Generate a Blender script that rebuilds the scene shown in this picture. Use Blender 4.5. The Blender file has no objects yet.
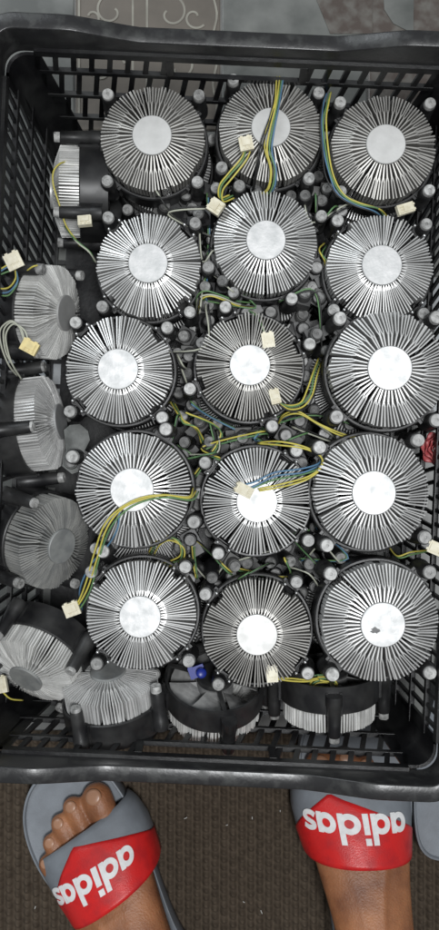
import bpy, math, random
from mathutils import Vector, Matrix, noise
random.seed(7)
R = math.radians
PI = math.pi
scene = bpy.context.scene
col = scene.collection

# ------------------------------------------------------------------ camera
CAMZ = 0.985
FPX = 997.0                                   # focal length in photo pixels
cam_d = bpy.data.cameras.new('camera'); cam = bpy.data.objects.new('camera', cam_d); col.objects.link(cam)
cam_d.sensor_fit = 'VERTICAL'; cam_d.sensor_height = 36; cam_d.sensor_width = 36
cam_d.lens = 36 * FPX / 930.0
cam_d.clip_start = 0.02; cam_d.clip_end = 60
cam.location = (0, 0, CAMZ); cam.rotation_euler = (0, 0, 0)
scene.camera = cam
# ------------------------------------------------------------------ light
world = bpy.data.worlds.new('World'); scene.world = world; world.use_nodes = True
bg = world.node_tree.nodes['Background']
bg.inputs[0].default_value = (0.93, 0.97, 1.0, 1); bg.inputs[1].default_value = 0.16
def area(name, loc, target, size, sizey, power, colr):
    d = bpy.data.lights.new(name, 'AREA'); d.shape = 'RECTANGLE'; d.size = size; d.size_y = sizey
    d.energy = power; d.color = colr
    o = bpy.data.objects.new(name, d); col.objects.link(o); o.location = loc
    o.rotation_euler = (Vector(target) - Vector(loc)).to_track_quat('-Z', 'Y').to_euler()
    return o
area('ceiling_lamp', (0.24, -0.10, 2.35), (0.02, 0.06, 0), 0.50, 0.36, 33, (0.975, 0.99, 1.0))
area('window_light', (-1.35, 1.75, 1.9), (-.1, 0.25, 0), 1.3, 1.0, 24, (0.90, 0.96, 1.0))
vs = scene.view_settings
vs.view_transform = 'Standard'; vs.look = 'None'; vs.gamma = 1; vs.exposure = 0.22

# ------------------------------------------------------------------ helpers
def P(px, py, z):                              # point at height z that lies on this line of sight
    k = (CAMZ - z) / FPX
    return Vector(((px - 219.5) * k, -(py - 465.0) * k, z))

class MB:
    def __init__(s): s.v = []; s.f = []
    def add(s, vs_, fs):
        n = len(s.v); s.v += [tuple(p) for p in vs_]; s.f += [tuple(i + n for i in q) for q in fs]; return s
    def box(s, c, d, m=None):
        x, y, z = d[0] / 2, d[1] / 2, d[2] / 2
        q = [Vector((a * x, b * y, e * z)) for e in (-1, 1) for a, b in ((-1, -1), (1, -1), (1, 1), (-1, 1))]
        q = [(m @ p if m else p) + Vector(c) for p in q]
        return s.add(q, [(3, 2, 1, 0), (4, 5, 6, 7), (0, 1, 5, 4), (1, 2, 6, 5), (2, 3, 7, 6), (3, 0, 4, 7)])
    def lathe(s, prof, n=32, c=(0, 0, 0), close=False, a0=0.0, sx=1, sy=1):
        vs_ = []; fs = []; k = len(prof)
        for i in range(n):
            a = a0 + 2 * PI * i / n
            for r, z in prof: vs_.append((c[0] + r * math.cos(a) * sx, c[1] + r * math.sin(a) * sy, c[2] + z))
        for i in range(n):
            j = (i + 1) % n
            for t in range(k if close else k - 1):
                u = (t + 1) % k
                fs.append((i * k + t, j * k + t, j * k + u, i * k + u))
        if not close:
            if prof[0][0] > 1e-6: fs.append(tuple(i * k for i in reversed(range(n))))
            if prof[-1][0] > 1e-6: fs.append(tuple(i * k + k - 1 for i in range(n)))
        return s.add(vs_, fs)
    def tube(s, pts, r, n=7, cap=True):
        pts = [Vector(p) for p in pts]; rr = r if isinstance(r, (list, tuple)) else [r] * len(pts)
        vs_ = []; fs = []; up = Vector((0.13, 0.21, 0.97)).normalized(); m = len(pts)
        for i, p in enumerate(pts):
            t = (pts[min(i + 1, m - 1)] - pts[max(i - 1, 0)]).normalized()
            x = up.cross(t)
            if x.length < 1e-3: x = Vector((1, 0, 0)).cross(t)
            x.normalize(); y = t.cross(x); up = y if abs(t.z) > .9 else Vector((0.13, 0.21, 0.97)).normalized()
            for q in range(n):
                a = 2 * PI * q / n; vs_.append(p + (x * math.cos(a) + y * math.sin(a)) * rr[i])
        for i in range(m - 1):
            for q in range(n):
                w = (q + 1) % n; fs.append((i * n + q, i * n + w, i * n + n + w, i * n + n + q))
        if cap: fs += [tuple(reversed(range(n))), tuple((m - 1) * n + q for q in range(n))]
        return s.add(vs_, fs)
    def mesh(s, name, mat, smooth=False):
        me = bpy.data.meshes.new(name); me.from_pydata(s.v, [], s.f); me.update()
        if mat: me.materials.append(mat)
        if smooth: me.polygons.foreach_set('use_smooth', [True] * len(me.polygons))
        return me
def sharp(me, ang=40):
    me.polygons.foreach_set('use_smooth', [True] * len(me.polygons))
    me.set_sharp_from_angle(angle=R(ang))
    return me
def link(name, me, parent=None, mat=None):
    o = bpy.data.objects.new(name, me); col.objects.link(o)
    if parent: o.parent = parent
    if mat is not None: o.matrix_local = mat
    return o
def tag(o, label=None, cat=None, group=None, kind=None):
    if label: o['label'] = label
    if cat: o['category'] = cat
    if group: o['group'] = group
    if kind: o['kind'] = kind
    return o
def spline(pts, sub=7):
    pts = [Vector(p) for p in pts]; out = []
    q = [pts[0] * 2 - pts[1]] + pts + [pts[-1] * 2 - pts[-2]]
    for i in range(1, len(q) - 2):
        a, b, c, d = q[i - 1], q[i], q[i + 1], q[i + 2]
        for k in range(sub):
            t = k / sub
            out.append(.5 * ((2 * b) + (c - a) * t + (2 * a - 5 * b + 4 * c - d) * t * t + (3 * b - a - 3 * c + d) * t ** 3))
    out.append(pts[-1]); return out

# ------------------------------------------------------------------ materials
def mat(name, c, rough=.5, metal=0.0, c2=None, scale=40, lo=.35, hi=.65, rough2=None, bump=0.0, bscale=200, var=0.0, spec=.5, coords='Object', detail=5, sss=0):
    m = bpy.data.materials.new(name); m.use_nodes = True; nt = m.node_tree; N = nt.nodes; L = nt.links
    b = N['Principled BSDF']
    b.inputs['Roughness'].default_value = rough; b.inputs['Metallic'].default_value = metal
    b.inputs['Specular IOR Level'].default_value = spec
    tc = N.new('ShaderNodeTexCoord'); oi = N.new('ShaderNodeObjectInfo')
    ad = N.new('ShaderNodeVectorMath'); ad.operation = 'ADD'
    sc = N.new('ShaderNodeVectorMath'); sc.operation = 'SCALE'; sc.inputs[0].default_value = (7, 3, 5)
    L.new(oi.outputs['Random'], sc.inputs['Scale']); L.new(tc.outputs[coords], ad.inputs[0]); L.new(sc.outputs[0], ad.inputs[1])
    nz = N.new('ShaderNodeTexNoise'); nz.inputs['Scale'].default_value = scale; nz.inputs['Detail'].default_value = detail
    L.new(ad.outputs[0], nz.inputs['Vector'])
    rp = N.new('ShaderNodeMapRange'); rp.inputs[1].default_value = lo; rp.inputs[2].default_value = hi
    L.new(nz.outputs['Fac'], rp.inputs[0])
    mx = N.new('ShaderNodeMix'); mx.data_type = 'RGBA'
    mx.inputs[6].default_value = (*c, 1); mx.inputs[7].default_value = (*(c2 or c), 1)
    L.new(rp.outputs[0], mx.inputs[0])
    outc = mx.outputs[2]
    if var:
        hs = N.new('ShaderNodeHueSaturation'); vr = N.new('ShaderNodeMapRange')
        vr.inputs[3].default_value = 1 - var; vr.inputs[4].default_value = 1 + var
        L.new(oi.outputs['Random'], vr.inputs[0]); L.new(vr.outputs[0], hs.inputs['Value']); L.new(outc, hs.inputs['Color']); outc = hs.outputs[0]
    L.new(outc, b.inputs['Base Color'])
    if rough2 is not None:
        rr = N.new('ShaderNodeMapRange'); rr.inputs[1].default_value = lo; rr.inputs[2].default_value = hi
        rr.inputs[3].default_value = rough; rr.inputs[4].default_value = rough2
        L.new(nz.outputs['Fac'], rr.inputs[0]); L.new(rr.outputs[0], b.inputs['Roughness'])
    if bump:
        n2 = N.new('ShaderNodeTexNoise'); n2.inputs['Scale'].default_value = bscale; n2.inputs['Detail'].default_value = 4
        L.new(ad.outputs[0], n2.inputs['Vector'])
        bp = N.new('ShaderNodeBump'); bp.inputs['Strength'].default_value = bump; bp.inputs['Distance'].default_value = .001
        L.new(n2.outputs['Fac'], bp.inputs['Height']); L.new(bp.outputs[0], b.inputs['Normal'])
    if sss:
        b.inputs['Subsurface Weight'].default_value = sss; b.inputs['Subsurface Radius'].default_value = (.008, .003, .0015); b.inputs['Subsurface Scale'].default_value = .5
    return m
M = {}
M['alu'] = mat('aluminium_fin', (.84, .84, .83), .38, .45, (.66, .66, .65), 60, var=.14)
M['alu_side'] = mat('aluminium_side', (.84, .84, .82), .45, .25, (.60, .60, .58), 45, var=.14)
M['alu_dull'] = mat('aluminium_dull', (.58, .57, .54), .46, .45, (.42, .41, .39), 50, var=.14)
M['alu_dusty'] = mat('aluminium_dusty', (.42, .42, .40), .62, .25, (.26, .265, .26), 45, var=.08)
M['hub'] = mat('aluminium_base', (.54, .54, .54), .47, .60, (.44, .45, .45), 120, .36, .70, rough2=.54, bump=.08, bscale=420, detail=7)
M['hub_dull'] = mat('aluminium_base_dull', (.55, .55, .54), .44, .5, (.47, .47, .46), 90, .34, .68, rough2=.5, bump=.05, bscale=160, detail=3)
M['hub_dusty'] = mat('aluminium_base_dusty', (.36, .37, .36), .6, .25, (.25, .26, .26), 90)
M['frame'] = mat('black_fan_plastic', (.011, .011, .012), .40, 0, (.036, .036, .035), 45, .40, .75, rough2=.6, var=.2)
M['frame_dusty'] = mat('dusty_fan_plastic', (.05, .05, .05), .6, 0, (.15, .15, .145), 45, .35, .7, var=.2)
M['bracket'] = mat('dusty_grey_plastic', (.13, .135, .13), .6, 0, (.06, .063, .06), 90, bump=.2, bscale=300)
M['cap_dirty'] = mat('grimy_nylon', (.24, .24, .235), .45, 0, (.08, .08, .078), 240, .36, .66, var=.45)
M['smear'] = mat('dried_paste', (.20, .20, .20), .6, 0, (.12, .12, .12), 200)
M['cap'] = mat('grey_nylon', (.42, .42, .41), .42, 0, (.17, .17, .165), 260, .38, .68, var=.32)
M['blade'] = mat('pale_fan_blade', (.26, .26, .255), .42, 0, (.13, .13, .13), 60)
M['steel'] = mat('bright_steel', (.8, .8, .8), .25, .9)
M['crate'] = mat('black_crate_plastic', (.008, .008, .009), .33, 0, (.036, .037, .036), 22, .45, .78, rough2=.55, bump=.15, bscale=250, spec=.3)
M['rim'] = mat('scuffed_crate_rim', (.020, .020, .021), .30, 0, (.040, .042, .040), 90, .48, .78, rough2=.55, bump=.10, bscale=420, detail=9)
M['yellow'] = mat('yellow_wire', (.62, .54, .10), .45, 0, (.50, .44, .09), 90)
M['green'] = mat('green_wire', (.10, .22, .10), .45, 0, (.14, .26, .10), 90)
M['blue'] = mat('blue_wire', (.10, .22, .34), .45, 0, (.09, .18, .30), 90)
M['black'] = mat('black_wire', (.02, .02, .02), .45)
M['greywire'] = mat('pale_wire', (.45, .46, .38), .5)
M['conn'] = mat('cream_connector', (.74, .70, .56), .45, 0, (.62, .57, .42), 200)
M['conn_y'] = mat('yellowed_connector', (.72, .60, .28), .45, 0, (.6, .5, .24), 200)
M['bluep'] = mat('blue_plastic', (.012, .028, .26), .35)
M['redp'] = mat('red_plastic', (.36, .045, .055), .45, 0, (.45, .11, .11), 300)
M['rubber'] = mat('grey_rubber', (.20, .22, .245), .55, 0, (.165, .18, .20), 60, bump=.15, bscale=700)
M['redstrap'] = mat('red_strap', (.62, .018, .018), .32, 0, (.42, .012, .016), 70, .42, .72, rough2=.5, bump=.25, bscale=900, detail=8)
M['white'] = mat('white_print', (.80, .80, .80), .45, 0, (.70, .70, .70), 200)
M['skin'] = mat('brown_skin', (.38, .160, .070), .46, 0, (.17, .066, .032), 30, .32, .70, bump=.55, bscale=520, sss=.12, detail=8)
M['nail'] = mat('toe_nail', (.36, .19, .115), .32)
M['floor'] = mat('vinyl_floor', (.30, .30, .29), .4, 0, (.22, .22, .215), 14, rough2=.3)
M['tile_grey'] = mat('grey_marbled_tile', (.20, .205, .195), .28, 0, (.085, .09, .085), 22, .35, .68, rough2=.4, detail=8)
M['tile_pale'] = mat('pale_tile', (.45, .47, .49), .3, 0, (.34, .36, .37), 14, rough2=.4)
M['tile_brown'] = mat('brown_tile', (.150, .132, .112), .33, 0, (.10, .088, .074), 22, rough2=.42)
M['tile_red'] = mat('red_speckled_tile', (.080, .064, .056), .33, 0, (.13, .122, .110), 75, .40, .62, rough2=.4)
M['scroll'] = mat('pale_scroll_print', (.30, .29, .25), .35, 0, (.22, .21, .18), 60)
M['rug'] = mat('brown_rug', (.088, .068, .050), .95, 0, (.060, .046, .034), 120, spec=.15, var=0)
M['lint'] = mat('white_lint', (.6, .6, .58), .8)

# ------------------------------------------------------------------ floor
f = MB().box((0, 0, -.013), (8, 8, .02)).mesh('floor', M['floor']); floor = tag(link('floor', f), kind='structure')
def tilebox(cx, cy, sx, sy, m):
    b = .0012; z0, z1, z2 = -.0029, -.0006, 0.0; v = []
    for (z, d) in ((z0, 0), (z1, 0), (z2, b)):
        x, y = sx / 2 - d, sy / 2 - d; v += [(-x, -y, z), (x, -y, z), (x, y, z), (-x, y, z)]
    fs = [(8, 9, 10, 11)] + [(k * 4 + i, k * 4 + (i + 1) % 4, k * 4 + 4 + (i + 1) % 4, k * 4 + 4 + i) for k in (0, 1) for i in range(4)]
    me = MB().add(v, fs).mesh('floor_tile', m)
    return link('floor_tile', me, floor, Matrix.Translation((cx, cy, 0)))
pitch = .1445; gap = .0018; x0 = -.1428; y0 = .330                       # seam positions read at floor level
scroll_tiles = []
for i in range(-4, 6):
    for j in range(-5, 5):
        cx, cy = x0 + (i + .5) * pitch, y0 + (j + .5) * pitch
        if cy < -.30: continue
        k = M['tile_grey'] if i > -2 else M['tile_pale']
        if j in (0, 1) and i == 0: k = M['tile_brown']
        elif j in (0, 1) and i == -1: k = M['tile_grey'] if i > -2 else M['tile_pale']
        elif j in (0, 1) and i == 2: k = M['tile_red']
        elif (i + j) % 3 == 0: k = M['tile_pale']
        t = tilebox(cx, cy, pitch - gap, pitch - gap, k)
        if j in (0, 1) and i in (0,): scroll_tiles.append((t, cx, cy))
def ribbon(pts, w):
    v = []; fs = []; pts = [Vector(p) for p in pts]; n = len(pts)
    for i, p in enumerate(pts):
        t = (pts[min(i + 1, n - 1)] - pts[max(i - 1, 0)]).normalized(); s = Vector((-t.y, t.x, 0)) * w * .5
        v += [p + s, p - s]
    for i in range(n - 1): fs.append((2 * i + 1, 2 * i + 3, 2 * i + 2, 2 * i))
    return v, fs
def spiral(cx, cy, r0, r1, a0, a1, n=26, z=.0004):
    return [(cx + (r0 + (r1 - r0) * i / n) * math.cos(a0 + (a1 - a0) * i / n), cy + (r0 + (r1 - r0) * i / n) * math.sin(a0 + (a1 - a0) * i / n), z) for i in range(n + 1)]
for t, cx, cy in scroll_tiles:
    mb = MB()
    for pts in ([(-.015, -.06 + .0065 * k, .0004) for k in range(20)], [(-.001, -.06 + .0065 * k, .00042) for k in range(20)],
                spiral(.022, .044, .004, .019, 2.6, 8.2, z=.0005), spiral(.046, .040, .003, .012, .4, 5.6, z=.0006),
                spiral(-.036, .046, .004, .018, .6, -5.0, z=.0007), spiral(-.056, .040, .003, .011, 2.7, -2.4, z=.0008),
                spiral(.030, -.010, .004, .022, 3.4, 9.0, z=.0009), spiral(-.044, -.012, .004, .022, -.3, -6.0, z=.0010),
                [(.066 + .002 * math.sin(k * .9), -.06 + .0065 * k, .0011) for k in range(20)], [(-.068, -.06 + .0065 * k, .0012) for k in range(20)]):
        mb.add(*ribbon(pts, .0021))
    link('scroll_print', mb.mesh('scroll_print', M['scroll']), t)
# diagonal speckled band laid over the marbled tiles at the back right
def flat_poly(name, pts, z, m, parent):
    n = len(pts)
    v = [(p[0], p[1], z) for p in pts] + [(p[0], p[1], z - .0008) for p in pts]
    fs = [tuple(range(n))] + [(i, i + n, (i + 1) % n + n, (i + 1) % n) for i in range(n)]
    return link(name, MB().add(v, fs).mesh(name, m), parent)
def fl(px, py): p = P(px, py, 0); return (p.x, p.y)
flat_poly('speckled_inlay', [fl(*q) for q in reversed(((292, -60), (330, 34), (372, 34), (372, -60)))], .0011, M['tile_red'], floor)
flat_poly('pale_inlay', [fl(*q) for q in reversed(((380, -60), (384, 10), (393, 24), (413, 34), (414, -60)))], .0012, M['tile_grey'], floor)

# ------------------------------------------------------------------ rug
rx0, rx1, ry0, ry1 = -.36, .36, -.72, -.262
nx, ny = 620, 380
v = []; fs = []
for j in range(ny + 1):
    y = ry0 + (ry1 - ry0) * j / ny
    for i in range(nx + 1):
        x = rx0 + (rx1 - rx0) * i / nx
        c = x / .0088; a = abs(math.sin(PI * c)); k = math.floor(c)
        b = .5 + .5 * math.sin(2 * PI * (y / .0075 + .5 * (k % 2)) + 2.2 * (c - k - .5))
        z = .0018 + .0072 * a ** 1.3 * (.42 + .58 * b) + .0012 * noise.noise((x * 60, y * 60, 0)) + .0008 * noise.noise((x * 400, y * 400, 3))
        if i in (0, nx) or j in (0, ny): z = .0003
        v.append((x, y, max(z, .0003)))
for j in range(ny):
    for i in range(nx):
        a = j * (nx + 1) + i; fs.append((a, a + 1, a + nx + 2, a + nx + 1))
rug = link('rug', MB().add(v, fs).mesh('rug', M['rug'], True))
tag(rug, 'dark brown ribbed woven rug under the two sandals', 'rug')
lint = MB()
for px, py in ((186, 818), (253, 818), (281, 811), (227, 825), (244, 902), (262, 912), (35, 908)):
    p = P(px + random.uniform(-1, 1), py, .007); a = random.uniform(0, PI)
    q = Vector((math.cos(a), math.sin(a), 0)) * random.uniform(.0008, .0019)
    lint.tube([p - q, p + Vector((0, 0, .0006)), p + q], .00035, 5)
tag(link('lint', lint.mesh('lint', M['lint'])), 'tiny white lint specks scattered on the brown rug', 'lint', kind='stuff')

# ------------------------------------------------------------------ crate
CR = Matrix.Translation((.0015, .0455, 0)) @ Matrix.Rotation(R(-2.6), 4, 'Z')
crate = bpy.data.objects.new('plastic_crate', None); col.objects.link(crate); crate.matrix_world = CR
tag(crate, 'black plastic lattice crate with raised corners, filled with round heatsinks', 'crate')
W2, L2, ZR, RC = .1915, .290, .185, .015           # inner half width / length at the rim, rim height, corner radius
TAP = .125                                        # taper of the walls (metre per metre of depth)
def loop(off, n=8):
    """rounded rectangle loop points with outward normals, offset off"""
    out = []
    x, y, r = W2, L2, RC
    def side(p, q, m):
        for i in range(m): t = i / m; out.append((p[0] + (q[0] - p[0]) * t, p[1] + (q[1] - p[1]) * t))
    cs = [((x - r), (y - r), 0), (-(x - r), (y - r), 90), (-(x - r), -(y - r), 180), ((x - r), -(y - r), 270)]
    pts = []
    for k, (cx, cy, a) in enumerate(cs):
        for i in range(n + 1):
            an = R(a + 90 * i / n); pts.append((cx + r * math.cos(an), cy + r * math.sin(an), math.cos(an), math.sin(an)))
        nx_, ny_, na = cs[(k + 1) % 4]
        a2 = R(a + 90)
        p = Vector((cx + r * math.cos(a2), cy + r * math.sin(a2))); q = Vector((nx_ + r * math.cos(a2), ny_ + r * math.sin(a2)))
        m = 40
        for i in range(1, m): w = p.lerp(q, i / m); pts.append((w.x, w.y, math.cos(a2), math.sin(a2)))
    return [(px_ + nx2 * off, py_ + ny2 * off, px_, py_) for px_, py_, nx2, ny2 in pts]
def raise_(x, y):
    # distance from the nearest corner along the sides
    d = max(min(W2 - abs(x), W2), 0) if abs(y) > L2 - RC - 1e-4 and abs(x) < W2 - RC else 0
    if abs(x) > W2 - .0005 and abs(y) < L2 - RC: d = L2 - abs(y)
    t = min(max((.112 - d) / .056, 0), 1); t = t * t * (3 - 2 * t) * .25 + t * .75
    return .017 * t
prof = [(0, -.026), (0, -.0012), (.0004, -.0003), (.0012, 0), (.0120, 0), (.0128, -.0003), (.0132, -.0012), (.0132, -.020), (.0108, -.020), (.0108, -.0035), (.0030, -.0035), (.0030, -.026)]
loops = [loop(o) for o, _ in prof]
v = []; fs = []; k = len(prof); n = len(loops[0])
for i in range(n):
    for t in range(k):
        x, y, bx_, by_ = loops[t][i]
        v.append((x, y, ZR + prof[t][1] + (raise_(bx_, by_) if t not in (0, k - 1) else 0)))
for i in range(n):
    j = (i + 1) % n
    for t in range(k):
        u = (t + 1) % k; fs.append((i * k + t, i * k + u, j * k + u, j * k + t))
me = MB().add(v, fs).mesh('rim', M['rim']); sharp(me, 50); link('rim', me, crate)
# corner posts of the body (tapering), one mesh for each corner
ZB = .004
for sx in (-1, 1):
    for sy in (-1, 1):
        mb = MB(); v = []; fs = []
        ang = [0, 15, 30, 45, 60, 75, 90]
        base = [(W2, L2 - .026)] + [(W2 - RC + RC * math.cos(R(a)), L2 - RC + RC * math.sin(R(a))) for a in ang] + [(W2 - .026, L2)]
        for z in (ZB, ZR - .026):
            d = (ZR - z) * TAP
            for th in (0, .003):
                for x, y in base:
                    l = Vector((x - (W2 - .05), y - (L2 - .05))); l.normalize()
                    v.append((sx * (x - d + th * l.x), sy * (y - d + th * l.y), z))
        m = len(base)
        for i in range(m - 1):
            fs += [(i, i + 1, 2 * m + i + 1, 2 * m + i), (m + i + 1, m + i, 3 * m + i, 3 * m + i + 1), (i + 1, i, m + i, m + i + 1), (2 * m + i, 2 * m + i + 1, 3 * m + i + 1, 3 * m + i)]
        fs += [(0, 2 * m, 3 * m, m), (m - 1, 2 * m - 1, 4 * m - 1, 3 * m - 1)]
        if sx * sy < 0: fs = [tuple(reversed(q)) for q in fs]
        link('corner_panel', sharp(mb.add(v, fs).mesh('corner_panel', M['crate'])), crate)
# lattice walls: rails with struts between
rails = [ZR - .023, ZR - .052, ZR - .092, ZR - .134, ZB + .004]
def wall(kind, s, rows_single):
    """kind 'x': long wall at x = s*W2; 'y': short wall at y = s*L2."""
    half = (L2 if kind == 'x' else W2) - .024
    out = []
    def pos(a, z, th=0.0):
        d = (ZR - z) * TAP
        return Vector((s * (W2 - d + th), a, z)) if kind == 'x' else Vector((a, s * (L2 - d + th), z))
    wall_o = bpy.data.objects.new('lattice_wall', None); col.objects.link(wall_o); wall_o.parent = crate
    def bar(p, q, w, t0, t1):
        # p, q = (a, z) centre ends, w = width along a / z
        mb = MB(); (a0, z0), (a1, z1) = p, q
        if abs(z1 - z0) < 1e-6: off = (0, w / 2)
        else: off = (w / 2, 0)
        v = []
        for th in (t0, t1):
            for (a, z), sg in ((p, -1), (q, -1), (q, 1), (p, 1)): v.append(pos(a + sg * off[0], z + sg * off[1], th))
        fs = [(0, 1, 2, 3), (7, 6, 5, 4), (0, 4, 5, 1), (1, 5, 6, 2), (2, 6, 7, 3), (3, 7, 4, 0)]
        return mb.add(v, fs)
    for z in rails:
        r_ = bar((-half, z), (half, z), .0050 if z != rails[0] else .008, -.0006, .0034)
        link('rail', r_.mesh('rail', M['crate']), wall_o)
    stuff = MB(); pit = .0118 if kind == 'x' else .0146
    for r in range(4):
        zt, zb = rails[r] - .003, rails[r + 1] + .003
        m = int(2 * half / pit)
        for i in range(m + 1):
            a = -half + 2 * half * i / m
            if kind == 'y' and r == 0 and abs(a) < .056: continue          # hand hole
            sl = .0
            if kind == 'x': sl = .012 if a > .03 else (.004 if a > -.06 else -.004)
            else: sl = .005 if s > 0 else -.007
            if r == 0: sl *= .6
            b_ = bar((a + sl * .5, zt), (a - sl * .5, zb), .0032 if kind == 'x' else .0046, 0, .0026)
            if r in rows_single: link('strut', b_.mesh('strut', M['crate']), wall_o)
            else: stuff.add(b_.v, b_.f)
    if stuff.v: tag(link('lattice_struts', stuff.mesh('lattice_struts', M['crate']), wall_o), kind='stuff')
    if kind == 'y':
        for sg in (-1, 1): link('hand_hole_edge', bar((sg * .056, rails[0] - .003), (sg * .056, rails[1] + .003), .006, -.001, .0035).mesh('hand_hole_edge', M['crate']), wall_o)
wall('x', -1, (0, 1, 2, 3)); wall('x', 1, ()); wall('y', 1, (0, 1)); wall('y', -1, (0, 1))
g = MB(); d = (ZR - ZB) * TAP; xb, yb = W2 - d, L2 - d
for i in range(15):
    x = -xb + 2 * xb * i / 14; g.box((x, 0, .0065), (.0042, 2 * yb, .005))
for i in range(23):
    y = -yb + 2 * yb * i / 22; g.box((0, y, .0060), (2 * xb, .0042, .0048))
g.box((0.0, 0, .0062), (2 * xb - .02, 2 * yb - .07, .0035))
link('floor_grid', g.mesh('floor_grid', M['crate']), crate)

# ------------------------------------------------------------------ heatsink coolers
mm = .001
NF = 49
def fin_mesh(name, m, curl=0.0, split=27.0, t=1.15, ro=44.0, drop=8.0, n=NF, bend=0.0):
    """one Y-shaped radial fin: a stem at the core that forks into two blades"""
    half = PI / n
    mb = MB()
    def zt(r): return -2.2 - drop * max(0, (r - 16) / 28) ** 1.5
    def blade(st):      # stations (r, angle, halfthick, zbottom)
        v = []; fs = []
        for r, a, h, zb in st:
            c, s = math.cos(a), math.sin(a)
            for sg in (-1, 1):
                for z, k in ((zb, 1.30), (zt(r), .66)): v.append(((r * c - sg * h * k * s) * mm, (r * s + sg * h * k * c) * mm, z * mm))
        for i in range(len(st) - 1):
            a = i * 4; b = a + 4
            fs += [(a + 1, b + 1, b + 3, a + 3), (a, a + 2, b + 2, b), (a, b, b + 1, a + 1), (a + 2, a + 3, b + 3, b + 2)]
        e = len(st) * 4 - 4; fs += [(0, 1, 3, 2), (e, e + 2, e + 3, e + 1)]
        mb.add(v, fs)
    blade([(14.5, 0, .58, -16), (split + .4, bend, .60 + (split - 16) * .030, -24)])
    for sg in (-1, 1):
        a1 = sg * half * .5
        mid = split + 2.6
        blade([(split - .8, bend + sg * half * .16, t * .40, -24), (mid, bend + a1 * .98 + curl * .25, t * .46, -30),
               (ro, bend + a1 + curl, t * .56, -31)])
    return mb.mesh(name, m)
def core_mesh(m, r=16.8, side=None):
    pr = [(14.6, -24), (15.2, -3.2), (r - .4, -3.0), (r, -2.4), (r, -.5), (r - .6, 0), (.001, 0)]
    return sharp(MB().lathe([(a * mm, b * mm) for a, b in pr], 48).mesh('core', m), 35)
def frame_mesh(m):
    mb = MB(); q = lambda pr: [(a * mm, b * mm) for a, b in pr]
    mb.lathe(q([(45.2, -29), (46.6, -29), (47.6, -30), (47.6, -56), (45.2, -56), (44.8, -42)]), 56, close=True)
    mb.lathe(q([(17, -57.5), (17.5, -52.5), (.001, -52.5)]), 24)
    for k in range(3):
        a = 2 * PI * k / 3 + .3
        mb.box((31 * mm * math.cos(a), 31 * mm * math.sin(a), -55 * mm), (30 * mm, 4 * mm, 2.5 * mm), Matrix.Rotation(a, 3, 'Z'))
    return sharp(mb.mesh('fan_frame', m), 40)
def rotor_mesh(m):
    mb = MB(); mb.lathe([(a * mm, b * mm) for a, b in ((18, -51), (18, -36), (17, -35), (.001, -35))], 28)
    for k in range(7):
        a0 = 2 * PI * k / 7; v = []; fs = []
        for i in range(5):
            r = (17.5 + 26 * i / 4) * mm
            for j in range(4):
                t = j / 3; a = a0 + (t - .5) * .72 + .10 * i / 4; z = (-38 - 12 * t) * mm
                for dz in (0, -1.2 * mm): v.append((r * math.cos(a), r * math.sin(a), z + dz))
        for i in range(4):
            for j in range(3):
                a = (i * 4 + j) * 2; b = a + 8
                fs += [(a, b, b + 2, a + 2), (a + 1, a + 3, b + 3, b + 1)]
        for i in range(4):
            a = i * 8; fs += [(a, a + 1, a + 9, a + 8), (a + 6, a + 14, a + 15, a + 7)]
        fs += [(32 + 2 * j, 33 + 2 * j, 35 + 2 * j, 34 + 2 * j) for j in range(3)]
        mb.add(v, fs)
    return mb.mesh('fan_rotor', m, False)
PR = 53.0
def arm_mesh(m):
    """frame arm with the square foot and the sleeve that carries a push pin (along +x)"""
    mb = MB()
    mb.box((48.5 * mm, 0, -44 * mm), (9 * mm, 13 * mm, 5 * mm))
    mb.box((47.6 * mm, 0, -36 * mm), (2.2 * mm, 10 * mm, 17 * mm))
    mb.box((47.2 * mm, -6.4 * mm, -40 * mm), (4.0 * mm, 2.2 * mm, 22 * mm)); mb.box((47.2 * mm, 6.4 * mm, -40 * mm), (4.0 * mm, 2.2 * mm, 22 * mm))
    mb.lathe([(a * mm, b * mm) for a, b in ((7.4, -50), (7.4, -40), (6.8, -39.2), (6.2, -24), (5.9, -12), (5.3, -10.6))], 20, (PR * mm, 0, 0))
    return sharp(mb.mesh('arm', m), 40)
def pin_mesh(m):
    mb = MB()
    mb.lathe([(a * mm, b * mm) for a, b in ((4.9, -16), (4.9, -8.2), (4.5, -7.6), (1.25, -7.6), (1.2, -8.8), (.001, -8.8))], 22)
    mb.box((2.9 * mm, 0, -7.52 * mm), (3.0 * mm, .9 * mm, .5 * mm))
    return sharp(mb.mesh('push_pin', m), 35)
def stud_mesh(m):
    mb = MB()
    for a in (-7.2, 7.2):
        x, y = 46.2 * mm * math.cos(R(a)), 46.2 * mm * math.sin(R(a))
        mb.lathe([(.0013, -.031), (.0013, -.0105), (.0009, -.0098), (.0001, -.0096)], 10, (x, y, 0))
    return mb.mesh('clip_stud', m, True)
def second_fins(m, n=NF):
    mb = MB(); src = fin_mesh('tmp', m, 0, 24); vs_ = [v.co.copy() for v in src.vertices]; fs = [tuple(p.vertices) for p in src.polygons]
    for k in range(n):
        rot = Matrix.Rotation(2 * PI * k / n, 4, 'Z'); mb.add([rot @ q for q in vs_], fs)
    return mb.mesh('fins', m)
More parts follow.
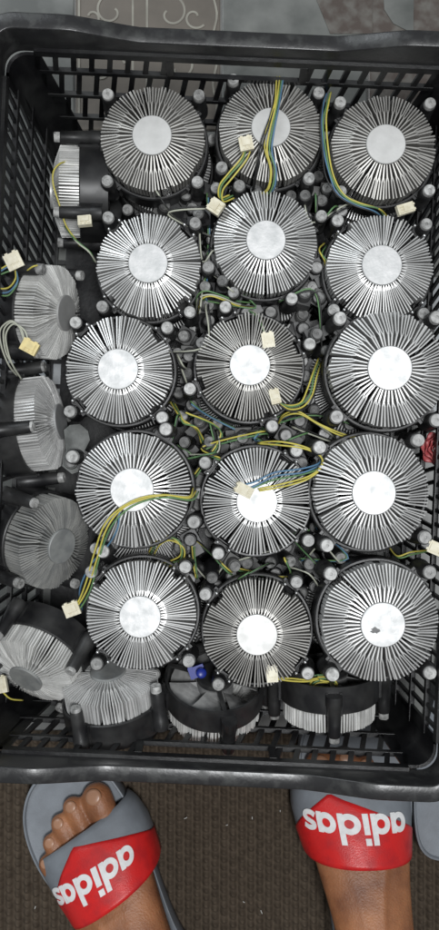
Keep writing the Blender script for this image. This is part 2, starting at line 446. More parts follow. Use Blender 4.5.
FIN = {
 'A': fin_mesh('fin', M['alu'], 0, 18.5, 1.25),
 'A_dull': fin_mesh('fin', M['alu_dull'], 0, 18.5, 1.2),
 'B': fin_mesh('fin', M['alu'], .075, 26.5, 1.42),
 'B_fine': fin_mesh('fin', M['alu_dull'], .012, 28.0, 1.5),
 'B_thick': fin_mesh('fin', M['alu'], .012, 26.5, 1.32),
 'dusty': fin_mesh('fin', M['alu_dusty'], .07, 27, 1.6),
 'side': fin_mesh('fin', M['alu_side'], .03, 27, 1.25),
 'pale': fin_mesh('fin', M['alu'], .02, 27, 1.4),
}
FINS2 = second_fins(M['alu'])
SHORT = {k: fin_mesh('fin', M['alu_dull'] if 'dull' in k else M['alu'], 0, 18.5, 1.2, ro=40.5) for k in ('A', 'A_dull')}
CORE = {k: core_mesh(M[k]) for k in ('hub', 'hub_dull', 'hub_dusty')}
FRAME = {k: frame_mesh(M[k]) for k in ('frame', 'frame_dusty')}
ARM = {k: arm_mesh(M[k]) for k in ('frame', 'frame_dusty')}
ROTOR = {'frame': rotor_mesh(M['frame']), 'blade': rotor_mesh(M['blade'])}
PIN = pin_mesh(M['cap']); STUD = stud_mesh(M['steel'])
def cooler(mtx, style, label, group, hub='hub', frame='frame', rotor='frame', studs=False, detail=True, a0=None, flatarm=None):
    r = bpy.data.objects.new('cpu_cooler', None); col.objects.link(r); r.matrix_world = mtx; r.empty_display_size = .02
    tag(r, label, 'heatsink', group)
    core = link('core', CORE[hub], r)
    if detail:
        n = NF; a0 = random.uniform(0, .15) if a0 is None else a0
        for k in range(n):
            a = a0 + 2 * PI * k / n; me = FIN[style]
            da = (math.degrees(a) - 45) % 90; da = min(da, 90 - da)
            if style in SHORT and da < 6.0: me = SHORT[style]
            w = random.gauss(0, .012); t = random.gauss(0, .022)
            q = 1 + random.gauss(0, .011); link('fin', me, core, Matrix.Rotation(a + w, 4, 'Z') @ Matrix.Rotation(t, 4, 'X') @ Matrix.Diagonal((q, q, 1, 1)))
    else:
        tag(link('fins', FINS2, core), kind='stuff')
    link('fan_frame', FRAME[frame], r); link('fan_rotor', ROTOR[rotor], r)
    for k in range(4):
        a = R(45 + 90 * k) + random.gauss(0, .02); rz = Matrix.Rotation(a, 4, 'Z')
        arm = link('arm', ARM[frame], r, rz)
        pz = random.uniform(-.001, .0035)
        link('push_pin', PIN, arm, Matrix.Translation((PR * mm, 0, pz)) @ Matrix.Rotation(random.uniform(0, 6.28), 4, 'Z'))
        if studs: link('clip_stud', STUD, arm)
    return r
top = {}
# name, hub px, fin-circle diameter px, height of the hub top, spin (deg, clockwise in the picture), style
specs = [
 ('A1', 152, 135, 104, .137, 0, 'B_fine', 'hub_dull', 'dull silver heatsink in the back left corner of the grid, its face uncovered'),
 ('A2', 271, 127, 103, .139, 7, 'B_fine', 'hub_dull', 'dull silver heatsink in the back row with wires crossing its face'),
 ('A3', 386, 144, 104, .140, 0, 'B_fine', 'hub_dull', 'matt grey heatsink in the back right corner of the grid'),
 ('B1', 148, 263, 104, .141, 3, 'A', 'hub', 'open-finned heatsink second from the back in the left column of the grid'),
 ('B2', 266, 240, 104, .140, 20, 'B_thick', 'hub', 'uncovered heatsink in the middle column, directly in front of the wire-crossed one'),
 ('B3', 382, 265, 106, .146, 2, 'A', 'hub', 'heatsink in the right column, second from the back, cream plug at its back edge'),
 ('C1', 118, 369, 107, .150, 3, 'A', 'hub', 'heatsink with glaring white centre in the left column, third row from the back'),
 ('C2', 250, 365, 107, .147, 24, 'A_dull', 'hub', 'heatsink at the centre of the grid with two cream plugs on its fins'),
 ('C3', 390, 368, 117, .168, 0, 'B', 'hub', 'large curly-finned heatsink in the right column, third row from the back'),
 ('D1', 132, 490, 115, .163, -18, 'B_thick', 'hub', 'large heatsink in the left column with yellow wires trailing across its front half'),
 ('D2', 257, 502, 108, .150, -8, 'A', 'hub', 'heatsink with dazzling centre and blue and yellow wires looped over its back edge'),
 ('D3', 374, 493, 116, .166, -3, 'B', 'hub', 'large bare curly-finned heatsink in the right column, fourth row from the back'),
 ('E1', 140, 617, 110, .153, -3, 'A', 'hub', 'heatsink with blotchy centre in the front left of the upright grid'),
 ('E2', 257, 635, 108, .149, -7, 'A_dull', 'hub_dull', 'dull heatsink in the front row with a cream plug on its front edge'),
 ('E3', 383, 625, 118, .172, 0, 'B', 'hub', 'large bright heatsink in the front right corner of the grid, dark smear on its centre'),
]
for nm, px, py, dpx, z, spin, style, hub, label in specs:
    p = P(px, py, z)
    s = dpx * (CAMZ - z + .009) / FPX / .0885
    tx, ty = random.gauss(0, .010), random.gauss(0, .010)
    m = Matrix.Translation(p) @ Matrix.Rotation(tx, 4, 'X') @ Matrix.Rotation(ty, 4, 'Y') @ Matrix.Rotation(R(-spin), 4, 'Z') @ Matrix.Diagonal((s, s, s, 1))
    top[nm] = cooler(m, style, label, 'heatsinks standing in the top grid', hub, 'frame', studs=style.startswith('A'))
# lower layer, seen through the gaps
lower = {'A1': (6, -4), 'A2': (0, -8), 'A3': (-6, -4), 'B1': (4, -6), 'B2': (13, -14), 'B3': (-4, -4), 'C1': (7, -3), 'C2': (-3, -22), 'C3': (-17, -8), 'D1': (8, -28),
         'D2': (2, -2), 'D3': (-8, 4), 'E1': (6, -10), 'E2': (-13, 8), 'E3': (-15, 2)}
for nm, (dx, dy) in lower.items():
    q = top[nm].matrix_world.translation
    z = .076 if nm[0] in 'AB' else (.084 if nm[1] != '3' and nm != 'D1' else .101)
    m = Matrix.Translation((q.x + dx * mm, q.y + dy * mm, z)) @ Matrix.Rotation(random.gauss(0, .03), 4, 'X') @ Matrix.Rotation(random.gauss(0, .03), 4, 'Y') @ Matrix.Rotation(random.uniform(0, 1.5), 4, 'Z')
    where = {'A': 'back row', 'B': 'second row from the back', 'C': 'middle row', 'D': 'fourth row from the back', 'E': 'front row'}[nm[0]]
    cooler(m, 'A_dull', 'buried heatsink, slivers showing under the %s upright one of the %s' % ({'1': 'left', '2': 'middle', '3': 'right'}[nm[1]], where), 'heatsinks buried in the lower layer', 'hub_dull', 'frame', detail=False)
# tilted coolers along the left and front walls: centre px, z of the fin block's centre, direction the face looks (deg from +x), tilt from upright, spin
tilted = [
 ('T1', 73, 192, .076, 180, 84, 10, 'side', 'hub_dull', 'frame', 'frame', 'heatsink on its side by the back left, only a strip of fins showing'),
 ('T2', 47, 312, .104, -6, 70, 8, 'side', 'hub_dull', 'frame', 'frame', 'tipped grey heatsink against the left wall with a pale wire loop behind it'),
 ('T3', 40, 424, .106, 6, 80, 52, 'pale', 'hub', 'frame', 'frame', 'tipped heatsink against the left wall with brightest fins of the leaning ones'),
 ('T4', 47, 541, .105, -14, 54, 2, 'dusty', 'hub_dusty', 'frame', 'frame', 'dust-coated dark grey heatsink leaning against the left wall'),
 ('T5', 36, 662, .100, -118, 48, 5, 'side', 'hub_dusty', 'frame', 'frame', 'dusty heatsink tipped over in the front left corner of the crate'),
 ('T6', 111, 690, .108, 96, 70, 14, 'pale', 'hub_dusty', 'frame', 'frame', 'grey heatsink leaning at the front wall, fins hanging toward the front left'),
 ('T7', 214, 702, .085, -92, 122, 30, 'side', 'hub_dull', 'frame', 'blade', 'overturned heatsink at the front wall showing pale fan blades beside a blue plug'),
 ('T8', 329, 703, .088, -89, 99, 45, 'side', 'hub', 'frame', 'blade', 'heatsink on edge at the front wall under a coiled yellow and green wire'),
]
for nm, px, py, z, d, t, spin, style, hub, frame, rotor, label in tilted:
    rot = Matrix.Rotation(R(d), 4, 'Z') @ Matrix.Rotation(R(t), 4, 'Y') @ Matrix.Rotation(R(spin), 4, 'Z')
    m = Matrix.Translation(P(px, py, z)) @ rot @ Matrix.Translation((0, 0, .020)) @ Matrix.Scale(.93, 4)
    top[nm] = cooler(m, style, label, 'heatsinks tipped along the crate walls', hub, frame, rotor)

# ------------------------------------------------------------------ fan cables (parts of their cooler)
bpy.context.view_layer.update()
WR = .00076
def cable(owner, paths, plugs=()):
    """paths: (colour, [(px,py,z)...]); plugs: (px,py,z,angle,w,h,mat)"""
    own = top[owner]; inv = own.matrix_world.inverted(); root = None
    def put(name, mb, m, par):
        mb.v = [tuple(inv @ Vector(p)) for p in mb.v]
        return link(name, mb.mesh(name, m, name == 'wire'), par)
    cab = bpy.data.objects.new('cable', None); col.objects.link(cab); cab.parent = own
    for c, pts in paths:
        pts = [P(*p) + Vector((random.gauss(0, .0005), random.gauss(0, .0005), 0)) for p in pts]
        put('wire', MB().tube(spline(pts, 6), WR, 7), M[c], cab)
    for px, py, z, ang, w, h, m in plugs:
        c = P(px, py, z); rt = Matrix.Rotation(R(ang), 3, 'Z') @ Matrix.Rotation(R(random.uniform(-14, 14)), 3, 'X')
        mb = MB(); mb.box(c, (w, h, .0055), rt)
        mb.box(c + rt @ Vector((0, h * .12, .0031)), (w * .62, h * .55, .0013), rt)
        for k in (-1, 0, 1): mb.box(c + rt @ Vector((k * w * .27, -h * .30, .0030)), (w * .13, h * .22, .0010), rt)
        mb.box(c + rt @ Vector((-w * .25, h * .52, 0)), (w * .2, h * .14, .004), rt); mb.box(c + rt @ Vector((w * .25, h * .52, 0)), (w * .2, h * .14, .004), rt)
        put('plug', mb, M[m], cab)
def fan_out(cols, pts, dx, dy):
    k = len(cols)
    return [(c, [(x + dx * (i - (k - 1) / 2) + random.uniform(-.6, .6), y + dy * (i - (k - 1) / 2) + random.uniform(-.6, .6), z + .0006 * (i % 2)) for x, y, z in pts]) for i, c in enumerate(cols)]
cable('A2', fan_out(['blue', 'green', 'yellow', 'yellow'][::-1], [(280, 78, .125), (279, 84, .138), (276, 105, .144), (271, 130, .1455), (268, 150, .144), (273, 170, .141), (270, 188, .134), (262, 196, .115)], 2.2, .4)
      + fan_out(['black', 'black'], [(278, 80, .13), (273, 110, .144), (262, 140, .1455), (258, 165, .143), (252, 190, .12)], 2.0, .3))
cable('A1', fan_out(['yellow', 'green', 'yellow'], [(246, 150, .143), (243, 160, .142), (230, 176, .139), (221, 188, .135), (222, 200, .130), (232, 196, .125)], 1.8, 1.6),
      [(246, 144, .146, 12, .0115, .0115, 'conn'), (216, 207, .136, 55, .012, .012, 'conn')])
cable('A3', fan_out(['yellow', 'green', 'blue', 'black'], [(328, 92, .120), (325, 104, .130), (323, 122, .134), (325, 150, .136), (330, 176, .137), (340, 195, .136), (356, 204, .134), (376, 210, .130), (384, 218, .110)], -1.9, .8),
      [(405, 209, .144, -72, .0085, .0145, 'conn')])
cable('T1', fan_out(['yellow'], [(74, 163, .10), (62, 163, .118), (54, 170, .122), (54, 184, .122), (59, 205, .118), (66, 226, .112), (74, 238, .105), (80, 246, .09)], 1, 1)
      + fan_out(['green', 'greywire'], [(66, 226, .10), (76, 240, .11), (90, 252, .112), (96, 262, .10)], 1.5, 1), [(85, 221, .118, 5, .012, .009, 'conn')])
cable('T2', fan_out(['yellow', 'blue', 'green'], [(12, 266, .156), (4, 270, .156), (-6, 277, .154), (-4, 290, .150), (8, 292, .150), (17, 282, .152), (16, 272, .148)], .5, 3) + fan_out(['yellow'], [(26, 272, .145), (34, 265, .150), (44, 266, .14)], 1, 1)
      + fan_out(['greywire', 'greywire', 'greywire'], [(26, 344, .158), (22, 330, .160), (12, 322, .160), (4, 332, .158), (5, 350, .155), (12, 366, .148), (20, 378, .13)], 2.4, 1.5),
      [(14, 261, .158, 25, .0135, .0135, 'conn'), (30, 347, .160, -28, .014, .0105, 'conn_y')])
cable('B2', fan_out(['green', 'greywire', 'yellow'], [(197, 312, .10), (198, 299, .118), (208, 294, .122), (221, 297, .120), (238, 304, .112), (254, 306, .10)], 1.2, 2.2)
      + fan_out(['yellow', 'green'], [(326, 244, .10), (321, 252, .118), (325, 262, .118), (322, 274, .10)], 2, 1))
cable('C2', fan_out(['yellow', 'green', 'yellow', 'black'], [(277, 402, .142), (288, 408, .140), (302, 406, .136), (311, 394, .130), (316, 376, .122), (321, 362, .105)], 1.6, 2.0)
      + fan_out(['yellow', 'yellow'], [(278, 424, .110), (284, 416, .126), (298, 413, .132), (318, 423, .130), (340, 434, .128), (358, 437, .118), (366, 440, .10)], .4, 2.2)
      + fan_out(['green', 'greywire'], [(246, 308, .10), (258, 318, .125), (264, 330, .140), (267, 338, .143)], 2, .5),
      [(268, 340, .1450, 8, .0105, .0125, 'conn'), (275, 397, .1435, 14, .0085, .0125, 'conn')])
cable('D2', fan_out(['blue', 'blue', 'green'], [(246, 488, .154), (256, 485, .155), (275, 476, .153), (300, 472, .150), (317, 467, .145), (322, 460, .13)], 0, 3.2)
      + fan_out(['yellow', 'yellow'], [(258, 490, .154), (284, 484, .153), (308, 478, .150), (320, 467, .147), (320, 456, .146), (303, 447, .145), (280, 443, .140), (258, 442, .12)], .6, 2.0),
      [(244, 490, .1575, 62, .0095, .0145, 'conn')])
cable('D1', fan_out(['yellow', 'yellow', 'green'], [(196, 490, .140), (190, 498, .160), (166, 496, .168), (142, 500, .169), (122, 510, .168), (107, 528, .164), (97, 556, .152), (89, 585, .140), (80, 603, .130), (74, 607, .128)], 2.4, 2.0)
      + fan_out(['blue'], [(120, 512, .168), (117, 530, .163), (106, 548, .150), (90, 566, .140), (80, 590, .125), (84, 610, .10)], 1, 1),
      [(72, 609, .130, 20, .0135, .0115, 'conn')])
cable('E1', fan_out(['yellow', 'green', 'yellow'], [(150, 556, .10), (158, 543, .122), (170, 538, .126), (181, 545, .126), (181, 558, .122), (170, 564, .112), (160, 566, .095)], 1.8, 2.0)
      + fan_out(['yellow', 'green', 'yellow'], [(172, 402, .09), (178, 412, .112), (184, 422, .116), (194, 426, .116), (200, 434, .105), (204, 446, .09)], 2.4, 1.4)
      + fan_out(['green', 'yellow'], [(20, 622, .07), (30, 612, .09), (44, 608, .092), (54, 616, .08)], 1, 2.4))
cable('E2', fan_out(['yellow', 'yellow'], [(276, 679, .135), (290, 680, .132), (306, 681, .128), (318, 678, .124)], 0, 1.5)
      + fan_out(['green', 'yellow', 'green', 'yellow'], [(318, 678, .122), (331, 679, .120), (337, 687, .118), (330, 694, .117), (317, 694, .117), (310, 687, .118), (316, 680, .119), (330, 681, .116), (334, 690, .112)], 1.0, 2.1),
      [(272, 674, .1395, 4, .0095, .0135, 'conn')])
cable('D3', fan_out(['yellow', 'green'], [(388, 548, .10), (398, 556, .118), (412, 553, .12), (430, 550, .135)], 1, 2), [(437, 549, .160, 66, .0105, .014, 'conn')])
cable('T5', fan_out(['black', 'yellow'], [(2, 690, .11), (10, 698, .105), (22, 700, .09)], 1, 1), [(1, 685, .122, 12, .011, .014, 'conn')])

# ------------------------------------------------------------------ loose push pins wedged in the gaps
bpy.context.view_layer.update()
axes = [(top[k[0]].matrix_world.translation, top[k[0]].matrix_world.to_scale().x) for k in specs]
pins = [o.matrix_world.translation.copy() for o in bpy.data.objects if o.name.startswith('push_pin') and o.matrix_world.translation.z > .12]
def sleeve_mesh(m, square):
    mb = MB()
    if square:
        mb.box((0, 0, -.018), (.0145, .0145, .010)); mb.box((.009, 0, -.020), (.014, .009, .005))
    mb.lathe([(.0072, -.034), (.0068, -.022), (.0060, -.012), (.0058, -.0045), (.0052, -.003)], 18)
    return sharp(mb.mesh('push_pin', m), 40)
SL = [sleeve_mesh(M['frame'], False), sleeve_mesh(M['frame'], True), sleeve_mesh(M['frame'], True), sleeve_mesh(M['frame_dusty'], True)]
mb = MB(); mb.lathe([(.0048, -.010), (.0048, -.0008), (.0044, -.0002), (.00125, -.0002), (.0012, -.0014), (.00001, -.0014)], 20); CAPL = sharp(mb.mesh('cap', M['cap_dirty']), 35)
tries = 0; placed = []
while len(placed) < 88 and tries < 17000:
    tries += 1
    if tries < 9000: p = P(random.uniform(165, 350), random.uniform(175, 600), random.uniform(.088, .126))
    elif tries < 13000: p = P(random.uniform(62, 110), random.uniform(230, 620), random.uniform(.080, .115))
    else: p = P(random.uniform(100, 434), random.uniform(150, 690), random.uniform(.078, .122))
    if any((p - a).to_2d().length < .0455 * s_ for a, s_ in axes): continue
    if any((p - q).to_2d().length < .0108 for q in pins) or any((p - q).to_2d().length < .0108 for q in placed): continue
    placed.append(p)
    o = link('push_pin', random.choice(SL))
    o.matrix_world = Matrix.Translation(p) @ Matrix.Rotation(random.gauss(0, .16), 4, 'X') @ Matrix.Rotation(random.gauss(0, .16), 4, 'Y') @ Matrix.Rotation(random.uniform(0, 6), 4, 'Z')
    nn = sorted(specs, key=lambda t: (top[t[0]].matrix_world.translation - p).to_2d().length)[:2]
    words = [{'A': 'back', 'B': 'second', 'C': 'third', 'D': 'fourth', 'E': 'front'}[t[0][0]] + '-row ' + {'1': 'left', '2': 'middle', '3': 'right'}[t[0][1]] for t in sorted(nn, key=lambda t: t[0])]
    tag(o, 'grey-capped black push pin wedged low between the %s and %s heatsinks' % tuple(words), 'push pin', 'push pins wedged in the gaps')
    link('cap', CAPL, o)
# ------------------------------------------------------------------ small loose pieces
# smear on the base of the bright cooler in the front right corner
mb = MB(); pts = [((7.5 + 2.2 * math.sin(3 * k) + 1.2 * math.cos(5 * k)) * .42 * mm * math.cos(k * PI / 8) - .006, (7.5 + 2 * math.sin(2 * k)) * .30 * mm * math.sin(k * PI / 8) - .004) for k in range(16)]
mb.add([(x, y, .00022) for x, y in pts] + [(x, y, -.0002) for x, y in pts], [tuple(range(16))] + [(i, i + 16, (i + 1) % 16 + 16, (i + 1) % 16) for i in range(16)])
link('paste_smear', mb.mesh('paste_smear', M['smear']), top['E3'])
# thin tangled leads down in the gaps, each belonging to the nearest cooler
for k in range(34):
    a = random.choice(placed)
    near = sorted((q for q in placed if .012 < (q - a).length < .05), key=lambda q: random.random())[:2]
    if len(near) < 2 or a.y > .22 or a.x < -.09 or a.y < -.12: continue
    own = min((t for t in specs), key=lambda t: (top[t[0]].matrix_world.translation - a).length)[0]
    pts = []
    for q in (near[0], a, near[1]):
        z = random.uniform(.098, .128); d = Vector((random.gauss(0, .005), random.gauss(0, .005), 0)); w = q + d; kk = FPX / (CAMZ - z)
        pts.append((219.5 + w.x * kk, 465 - w.y * kk, z))
    pts = [(pts[0][0], pts[0][1], .085)] + pts + [(pts[2][0] + 6, pts[2][1] + 4, .085)]
    cable(own, fan_out(random.choice((['green', 'black'], ['black', 'yellow', 'green'], ['green', 'blue'], ['black', 'greywire'], ['black', 'green'], ['greywire', 'black'])), pts, 1.6, 1.6))
# dusty mounting bracket sticking out beside the left column
pts = [(64, 430), (70, 425), (80, 424), (88, 431), (90, 440), (85, 450), (88, 462), (84, 470), (72, 474), (62, 466), (66, 450)]
n = len(pts); v = [P(x, y, .128) for x, y in pts] + [P(220 + (x - 220) * .997, 465 + (y - 465) * .997, .120) for x, y in pts]
ctr = len(v); v += [P(77, 448, .131)]
br = MB().add(v, [(ctr, (i + 1) % n, i) for i in range(n)] + [(i, (i + 1) % n, (i + 1) % n + n, i + n) for i in range(n)])
br.lathe([(.0066, -.03), (.0064, .004), (.0056, .005)], 18, P(72, 462, .128))
o = link('mounting_bracket', sharp(br.mesh('mounting_bracket', M['bracket']), 40)); tag(o, 'grey dusty mounting bracket with a pin, beside the left column of heatsinks', 'bracket')
link('cap', CAPL, o, Matrix.Translation(P(72, 462, .128) + Vector((0, 0, .0075))))
mb = MB(); c = P(197, 671, .105)
mb.box(c, (.014, .010, .007), Matrix.Rotation(R(20), 3, 'Z')); mb.lathe([(.0045, 0), (.0045, .006), (.0036, .0068), (.0025, .0062), (.0001, .0062)], 16, (c.x + .004, c.y, c.z + .004))
mb.box(c + Vector((-.006, .004, .005)), (.004, .004, .004))
tag(link('blue_plug', sharp(mb.mesh('blue_plug', M['bluep']))), 'small blue plastic plug wedged in front of the heatsinks', 'plug')
mb = MB(); c = P(438, 449, .118)
for k in range(5):                                       # ruffled red scrap: nested wavy cups
    rr = .0150 - .0028 * k; n = 40
    v = []; fs = []
    for j, (f_, z) in enumerate(((.55, -.010), (1.0, 0.0), (.93, .0015), (.45, -.008))):
        for i in range(n):
            a = 2 * PI * i / n; w = 1 + .10 * math.sin(7 * a + k * 2) * (f_ > .8)
            v.append((c.x + rr * f_ * w * math.cos(a), c.y + rr * f_ * w * math.sin(a), c.z + z + .0022 * k + .0012 * math.sin(5 * a + k)))
    for j in range(3):
        for i in range(n): fs.append((j * n + i, j * n + (i + 1) % n, (j + 1) * n + (i + 1) % n, (j + 1) * n + i))
    mb.add(v, fs)
tag(link('red_scrap', mb.mesh('red_scrap', M['redp'], True)), 'ruffled red plastic scrap at the right edge among the heatsinks', 'scrap')

# ------------------------------------------------------------------ sandals and feet
RUG = .0078
def hw_foot(y):      # half width and top height of the bare foot (left foot, mm), y = distance behind the toe tip
    tab = [(40, 40, 20), (52, 45, 27), (70, 47.5, 36), (90, 46, 45), (115, 42, 55), (140, 38, 67), (165, 35.5, 82), (190, 34, 96), (215, 32, 92), (238, 25, 60), (250, 10, 30)]
    for (a, b, c), (d, e, f_) in zip(tab, tab[1:]):
        if y <= d: t = max(0, (y - a) / (d - a)); return b + (e - b) * t, c + (f_ - c) * t
    return tab[-1][1:]
def xc_foot(y): return 3.0 - 5.0 * min(max((y - 60) / 120, 0), 1)
SOLE = .027
def foot_parts(mirror):
    mb = MB(); n = 26
    ys = [42, 48, 56, 64, 74, 86, 100, 115, 130, 145, 160, 175, 190, 205, 220, 234, 244, 250]
    v = []; fs = []
    for y in ys:
        h, t = hw_foot(y); xc = xc_foot(y)
        for i in range(n):
            a = 2 * PI * i / n; c, s = math.cos(a), math.sin(a)
            e = .78
            x = xc + h * math.copysign(abs(c) ** e, c); z = t * .5 + t * .5 * math.copysign(abs(s) ** e, s)
            if s > 0: x = xc + (x - xc) * (1 - .30 * (s ** 2) * min(1, y / 120)); x += 4 * s * (1 if y > 60 else 0)
            v.append((x, -y, z))
    for i in range(len(ys) - 1):
        for j in range(n):
            w = (j + 1) % n; fs.append((i * n + j, i * n + w, i * n + n + w, i * n + n + j))
    fs += [tuple(reversed(range(n))), tuple((len(ys) - 1) * n + j for j in range(n))]
    mb.add(v, [tuple(reversed(q)) for q in fs])
    # toes: (base x,y) -> tip, radii
    toes = [((27, -66), (31, -13), 14.2, 13.8), ((5, -62), (7, -11), 9.8, 10.0), ((-11, -64), (-11, -19), 9.2, 9.4), ((-25, -68), (-27, -31), 9.0, 9.0), ((-37, -76), (-40, -46), 9.2, 8.6)]
    for (bx_, by_), (tx, ty), r0, r1 in toes:
        b = Vector((bx_, by_, 15)); e = Vector((tx, ty, 11)); k = b.lerp(e, .5) + Vector((0, 0, 3.2))
        pts = []; rr = []
        for i in range(9):
            t = i / 8; p = b * (1 - t) ** 2 + k * 2 * t * (1 - t) + e * t * t
            pts.append(p); rr.append((r0 * (1 - t) + r1 * t) * (1 - .10 * math.sin(PI * min(1, t * 1.25)) + .06 * (t > .7)))
        d = (e - b).normalized()
        for q in (.35, .6, .8, .93, .99): pts.append(e + d * r1 * .85 * q); rr.append(r1 * math.sqrt(1 - q * q))
        mb.tube(pts, rr, 14)
    # shin
    sh = [(0, -196, 40), (1, -196, 80), (1, -198, 120), (0, -202, 180), (-1, -206, 260), (-2, -210, 340), (-2, -214, 430)]
    mb.tube(sh, [34, 37, 35, 36, 42, 50, 54], 24)
    for sx in (-1, 1): mb.tube([(sx * 26, -190, 76), (sx * 33, -190, 80), (sx * 37, -190, 80)], [12, 10, 4], 12)
    # tendons towards the toes
    for (bx_, by_), _, r0, _ in toes[:4]:
        y0 = -by_; a = Vector((bx_, by_ - 4, hw_foot(-by_ + 4)[1] - 5.5)); c = Vector((bx_ * .45, -120, hw_foot(120)[1] - 4.5)); e = Vector((bx_ * .2 + 2, -165, hw_foot(165)[1] - 5))
        mb.tube(spline([a, c, e], 5), 4.6, 8)
    if mirror: mb.v = [(-x, y, z) for x, y, z in mb.v]; mb.f = [tuple(reversed(q)) for q in mb.f]
    return mb, toes
def person():
    allm = MB(); nails = []
    for mir, mtx in ((False, FOOT_L), (True, FOOT_R)):
        mb, toes = foot_parts(mir)
        allm.add([mtx @ (Vector(p) * mm + Vector((0, -.014, SOLE - .003))) for p in mb.v], mb.f)
        for (bx_, by_), (tx, ty), r0, r1 in toes:
            s = -1 if mir else 1
            nails.append((mtx @ Matrix.Translation((s * tx * mm, (ty - 14 + r1 * .18) * mm, SOLE - .003 + (11 + r1 * .93) * mm)) @ Matrix.Rotation(R(-20), 4, 'X'), r1))
    me = allm.mesh('person', M['skin'])
    tmp = bpy.data.objects.new('tmp_person', me); col.objects.link(tmp)
    md = tmp.modifiers.new('r', 'REMESH'); md.mode = 'VOXEL'; md.voxel_size = .0021; md.use_smooth_shade = True
    sm = tmp.modifiers.new('s', 'SMOOTH'); sm.factor = .5; sm.iterations = 6
    dg = bpy.context.evaluated_depsgraph_get(); ev = tmp.evaluated_get(dg)
    out = bpy.data.meshes.new_from_object(ev); out.name = 'person'
    bpy.data.objects.remove(tmp)
    if not out.materials: out.materials.append(M['skin'])
    o = link('person', out)
    tag(o, 'bare brown feet and shins standing in two slide sandals in front of the crate', 'person')
    for mtx, r1 in nails:
        k = MB(); k.lathe([(a * r1 * mm, b * r1 * mm) for a, b in ((.60, -.14), (.56, .00), (.40, .05), (.2, .075), (.0005, .08))], 18, sx=.95, sy=.95)
        k.v = [tuple(mtx @ Vector(p)) for p in k.v]
        link('toe_nail', k.mesh('toe_nail', M['nail'], True), o)
    return o
def foot_frame(px, py, z, head):
    p = P(px, py, z); a = R(head); fwd = Vector((-math.sin(a), math.cos(a), 0))
    o = p + fwd * .085; o.z = RUG
    return Matrix.Translation(o) @ Matrix.Rotation(a, 4, 'Z')
FOOT_L = foot_frame(95, 872, .06, 29)
FOOT_R = foot_frame(361, 826, .06, 6)
person()
def strap_pt(u, v, off=0.0, mirror=False):
    """u -1..1 across (big-toe side +), v 0 front .. 1 rear; millimetres in the left foot's frame"""
    y = 47 + 65 * v - 9 * u + 4 * u * u
    h, t = hw_foot(y); xc = xc_foot(y) + 1.5
    hh = h + 7.5 - 2.0 * v; tt = t + SOLE * 1000 - 3 + 3.4 + 2.5 * (1 - v) * 0
    a = u * R(96); c, s = math.cos(a), math.sin(a)
    e = .94
    x = (hh + off) * math.copysign(abs(s) ** e, s) * (1 - .0 * c)
    zb = 16
    z = zb + (tt - zb + off) * math.copysign(abs(c) ** .72, c)
    x *= 1 - .06 * max(0, c)
    x += 4 * max(0, c)
    return Vector((-(xc + x) if mirror else xc + x, -y, z)) * mm
def sole_mesh(mirror):
    # outline: distance behind tip, left edge, right edge (left foot)
    tab = [(-14, 4, 16), (-12, -12, 31), (-6, -25, 40), (4, -36, 45.5), (18, -45, 49), (38, -51.5, 51.5), (65, -54, 52), (95, -51, 48), (130, -44, 41), (170, -38, 35), (205, -36, 34), (235, -34, 31), (252, -28, 25), (262, -18, 15), (266, -6, 3)]
    L = [(a, -y) for y, a, b in tab]; Rr = [(b, -y) for y, a, b in reversed(tab)]
    ol = spline([Vector((x, y, 0)) for x, y in L] , 3) + spline([Vector((x, y, 0)) for x, y in Rr], 3)
    cx, cy = 0, -125; n = len(ol); mb = MB(); v = []
    rings = [(0.955, .0003), (0.985, .002), (.990, .010), (1.0, .014), (1.0, .025), (.992, .0285), (.965, .0290), (.945, .0262), (.80, .0245), (.4, .0242), (.02, .0242)]
    for s, z in rings:
        for p in ol:
            dx, dy = p.x - cx, p.y - cy
            # inset by a distance rather than by scale near the edge
            k = s
            x_ = cx + dx * k; y_ = cy + dy * (1 - (1 - k) * .45 if k > .9 else k)
            v.append(((-x_ if mirror else x_) * mm, y_ * mm, z))
    fs = []
    for r in range(len(rings) - 1):
        for i in range(n):
            j = (i + 1) % n; fs.append((r * n + i, r * n + j, r * n + n + j, r * n + n + i))
    fs.append(tuple(reversed(range(n)))); fs.append(tuple((len(rings) - 1) * n + i for i in range(n)))
    if mirror: fs = [tuple(reversed(q)) for q in fs]
    return sharp(mb.add(v, fs).mesh('sole', M['rubber']), 50)
def patch(u0, u1, vlo, vhi, off, th, mirror, nu=44, nv=14):
    v = []; fs = []
    for o_ in (off + th, off):
        for i in range(nu + 1):
            u = u0 + (u1 - u0) * i / nu
            for j in range(nv + 1):
                w = vlo(u) + (vhi(u) - vlo(u)) * j / nv
                e = min(i, nu - i, j, nv - j); dd = -.6 * th * .4 if (e == 0 and o_ > off) else 0
                v.append(strap_pt(u, w, o_ + dd, mirror))
    m = (nu + 1) * (nv + 1); K = nv + 1
    for i in range(nu):
        for j in range(nv):
            a = i * K + j; q = (a, a + 1, a + K + 1, a + K); fs += [q[::-1], tuple(x + m for x in q)]
    for i in range(nu):
        for j in (0, nv): a = i * K + j; q = (a, a + K, a + K + m, a + m); fs.append(q if j else q[::-1])
    for j in range(nv):
        for i in (0, nu): a = i * K + j; q = (a, a + 1, a + 1 + m, a + m); fs.append(q[::-1] if i else q)
    if not mirror: fs = [q[::-1] for q in fs]
    return MB().add(v, fs)
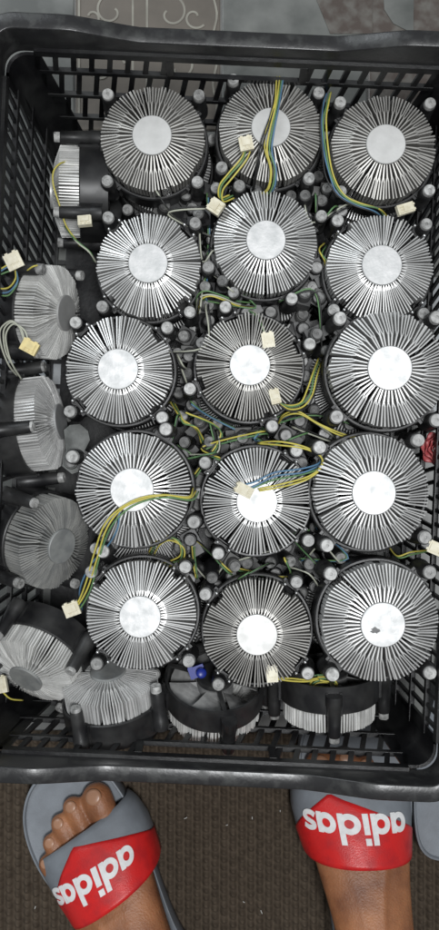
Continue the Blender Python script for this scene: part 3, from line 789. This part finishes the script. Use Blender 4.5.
def letters():
    """each glyph: list of polygons (quads) in units of the x-height, origin at its lower left; advance"""
    def ring(cx, cy, ro, ri, n=28):
        return [[(cx + r * math.cos(a), cy + r * math.sin(a)) for r, a in ((ri, t), (ro, t), (ro, t2), (ri, t2))] for t, t2 in ((2 * PI * i / n, 2 * PI * (i + 1) / n) for i in range(n))]
    def rect(x0, y0, x1, y1, n=6): return [[(x0, y0 + (y1 - y0) * i / n), (x1, y0 + (y1 - y0) * i / n), (x1, y0 + (y1 - y0) * (i + 1) / n), (x0, y0 + (y1 - y0) * (i + 1) / n)] for i in range(n)]
    def stroke(pts, w):
        p = spline([Vector((x, y, 0)) for x, y in pts], 5); L = []; out = []
        for i, q in enumerate(p):
            t = (p[min(i + 1, len(p) - 1)] - p[max(i - 1, 0)]).normalized(); s = Vector((-t.y, t.x, 0)) * w / 2; L.append((q + s, q - s))
        for a, b in zip(L, L[1:]): out.append([(a[1].x, a[1].y), (b[1].x, b[1].y), (b[0].x, b[0].y), (a[0].x, a[0].y)])
        return out
    a = [ring(.5, .5, .5, .22), rect(.73, 0, 1.01, 1.0)]; d = [ring(.5, .5, .5, .22), rect(.73, 0, 1.01, 1.5)]
    i_ = [rect(0, 0, .28, 1.0), rect(0, 1.17, .28, 1.5, 2)]
    s = [stroke([(.80, .80), (.62, .87), (.40, .88), (.18, .80), (.15, .64), (.36, .54), (.56, .47), (.70, .34), (.64, .18), (.42, .11), (.20, .13), (.03, .22)], .25)]
    return [(a, 1.10), (d, 1.12), (i_, .39), (d, 1.12), (a, 1.10), (s, .84)]
def sandal(mtx, mirror, label, tu, tv, size, apex, slant):
    r = bpy.data.objects.new('slide_sandal', None); col.objects.link(r); r.matrix_world = mtx
    tag(r, label, 'sandal', 'slide sandals on the feet')
    link('sole', sole_mesh(mirror), r)
    st = link('strap', patch(-1, 1, lambda u: 0, lambda u: 1, 0, 3.2, mirror).mesh('strap', M['rubber'], True), r)
    def front(u):                        # front edge of the red panel: a peak a little outside the middle
        w = (u - apex) * (-1 if mirror else 1)
        return .08 + (.91 * -w if w < 0 else .53 * w)
    link('red_panel', patch(-.97, .97, lambda u: min(front(u), .88), lambda u: 1.012, 3.25, .9, mirror).mesh('red_panel', M['redstrap'], True), st)
    gl = letters(); total = sum(ad for _, ad in gl) - .1; x = 0
    for polys, ad in gl:
        mb = MB()
        for k, pl in enumerate(polys):
            for q in pl:
                bot = []; tp = []
                for gx, gy in q:
                    tx = (x + gx - total / 2) * size; ty = (gy - .55) * size          # text runs from the right to the left of the picture, upside down for the wearer
                    sgn = -1 if not mirror else 1
                    u = tu + sgn * tx / 84.0; w = tv + ty / 65.0 + slant * (u - tu)
                    tp.append(strap_pt(u, w, 4.75 + .12 * k, mirror)); bot.append(strap_pt(u, w, 4.0, mirror))
                fsq = [(0, 1, 2, 3), (4, 7, 6, 5)] + [(i, i + 4, (i + 1) % 4 + 4, (i + 1) % 4) for i in range(4)]
                mb.add(tp + bot, fsq)
        link('letter', mb.mesh('letter', M['white']), st)
        x += ad
    return r
sandal(FOOT_L, False, 'grey slide sandal with red strap on the left foot, toes poking out', -0.10, .56, 15.8, -.14, .06)
sandal(FOOT_R, True, 'grey slide sandal with red strap on the right foot, toe under the crate rim', -0.02, .46, 16.8, .2, -.02)
# tip of another grey slipper at the right edge of the picture
ob = link('slipper', sole_mesh(False)); ob.data.name = 'slipper'
c = P(462, 858, .02)
ob.matrix_world = Matrix.Translation((c.x, c.y + .012, .0004)) @ Matrix.Rotation(R(176), 4, 'Z')
tag(ob, 'grey rubber slipper sole cut off by the right edge beside the right foot', 'slipper')
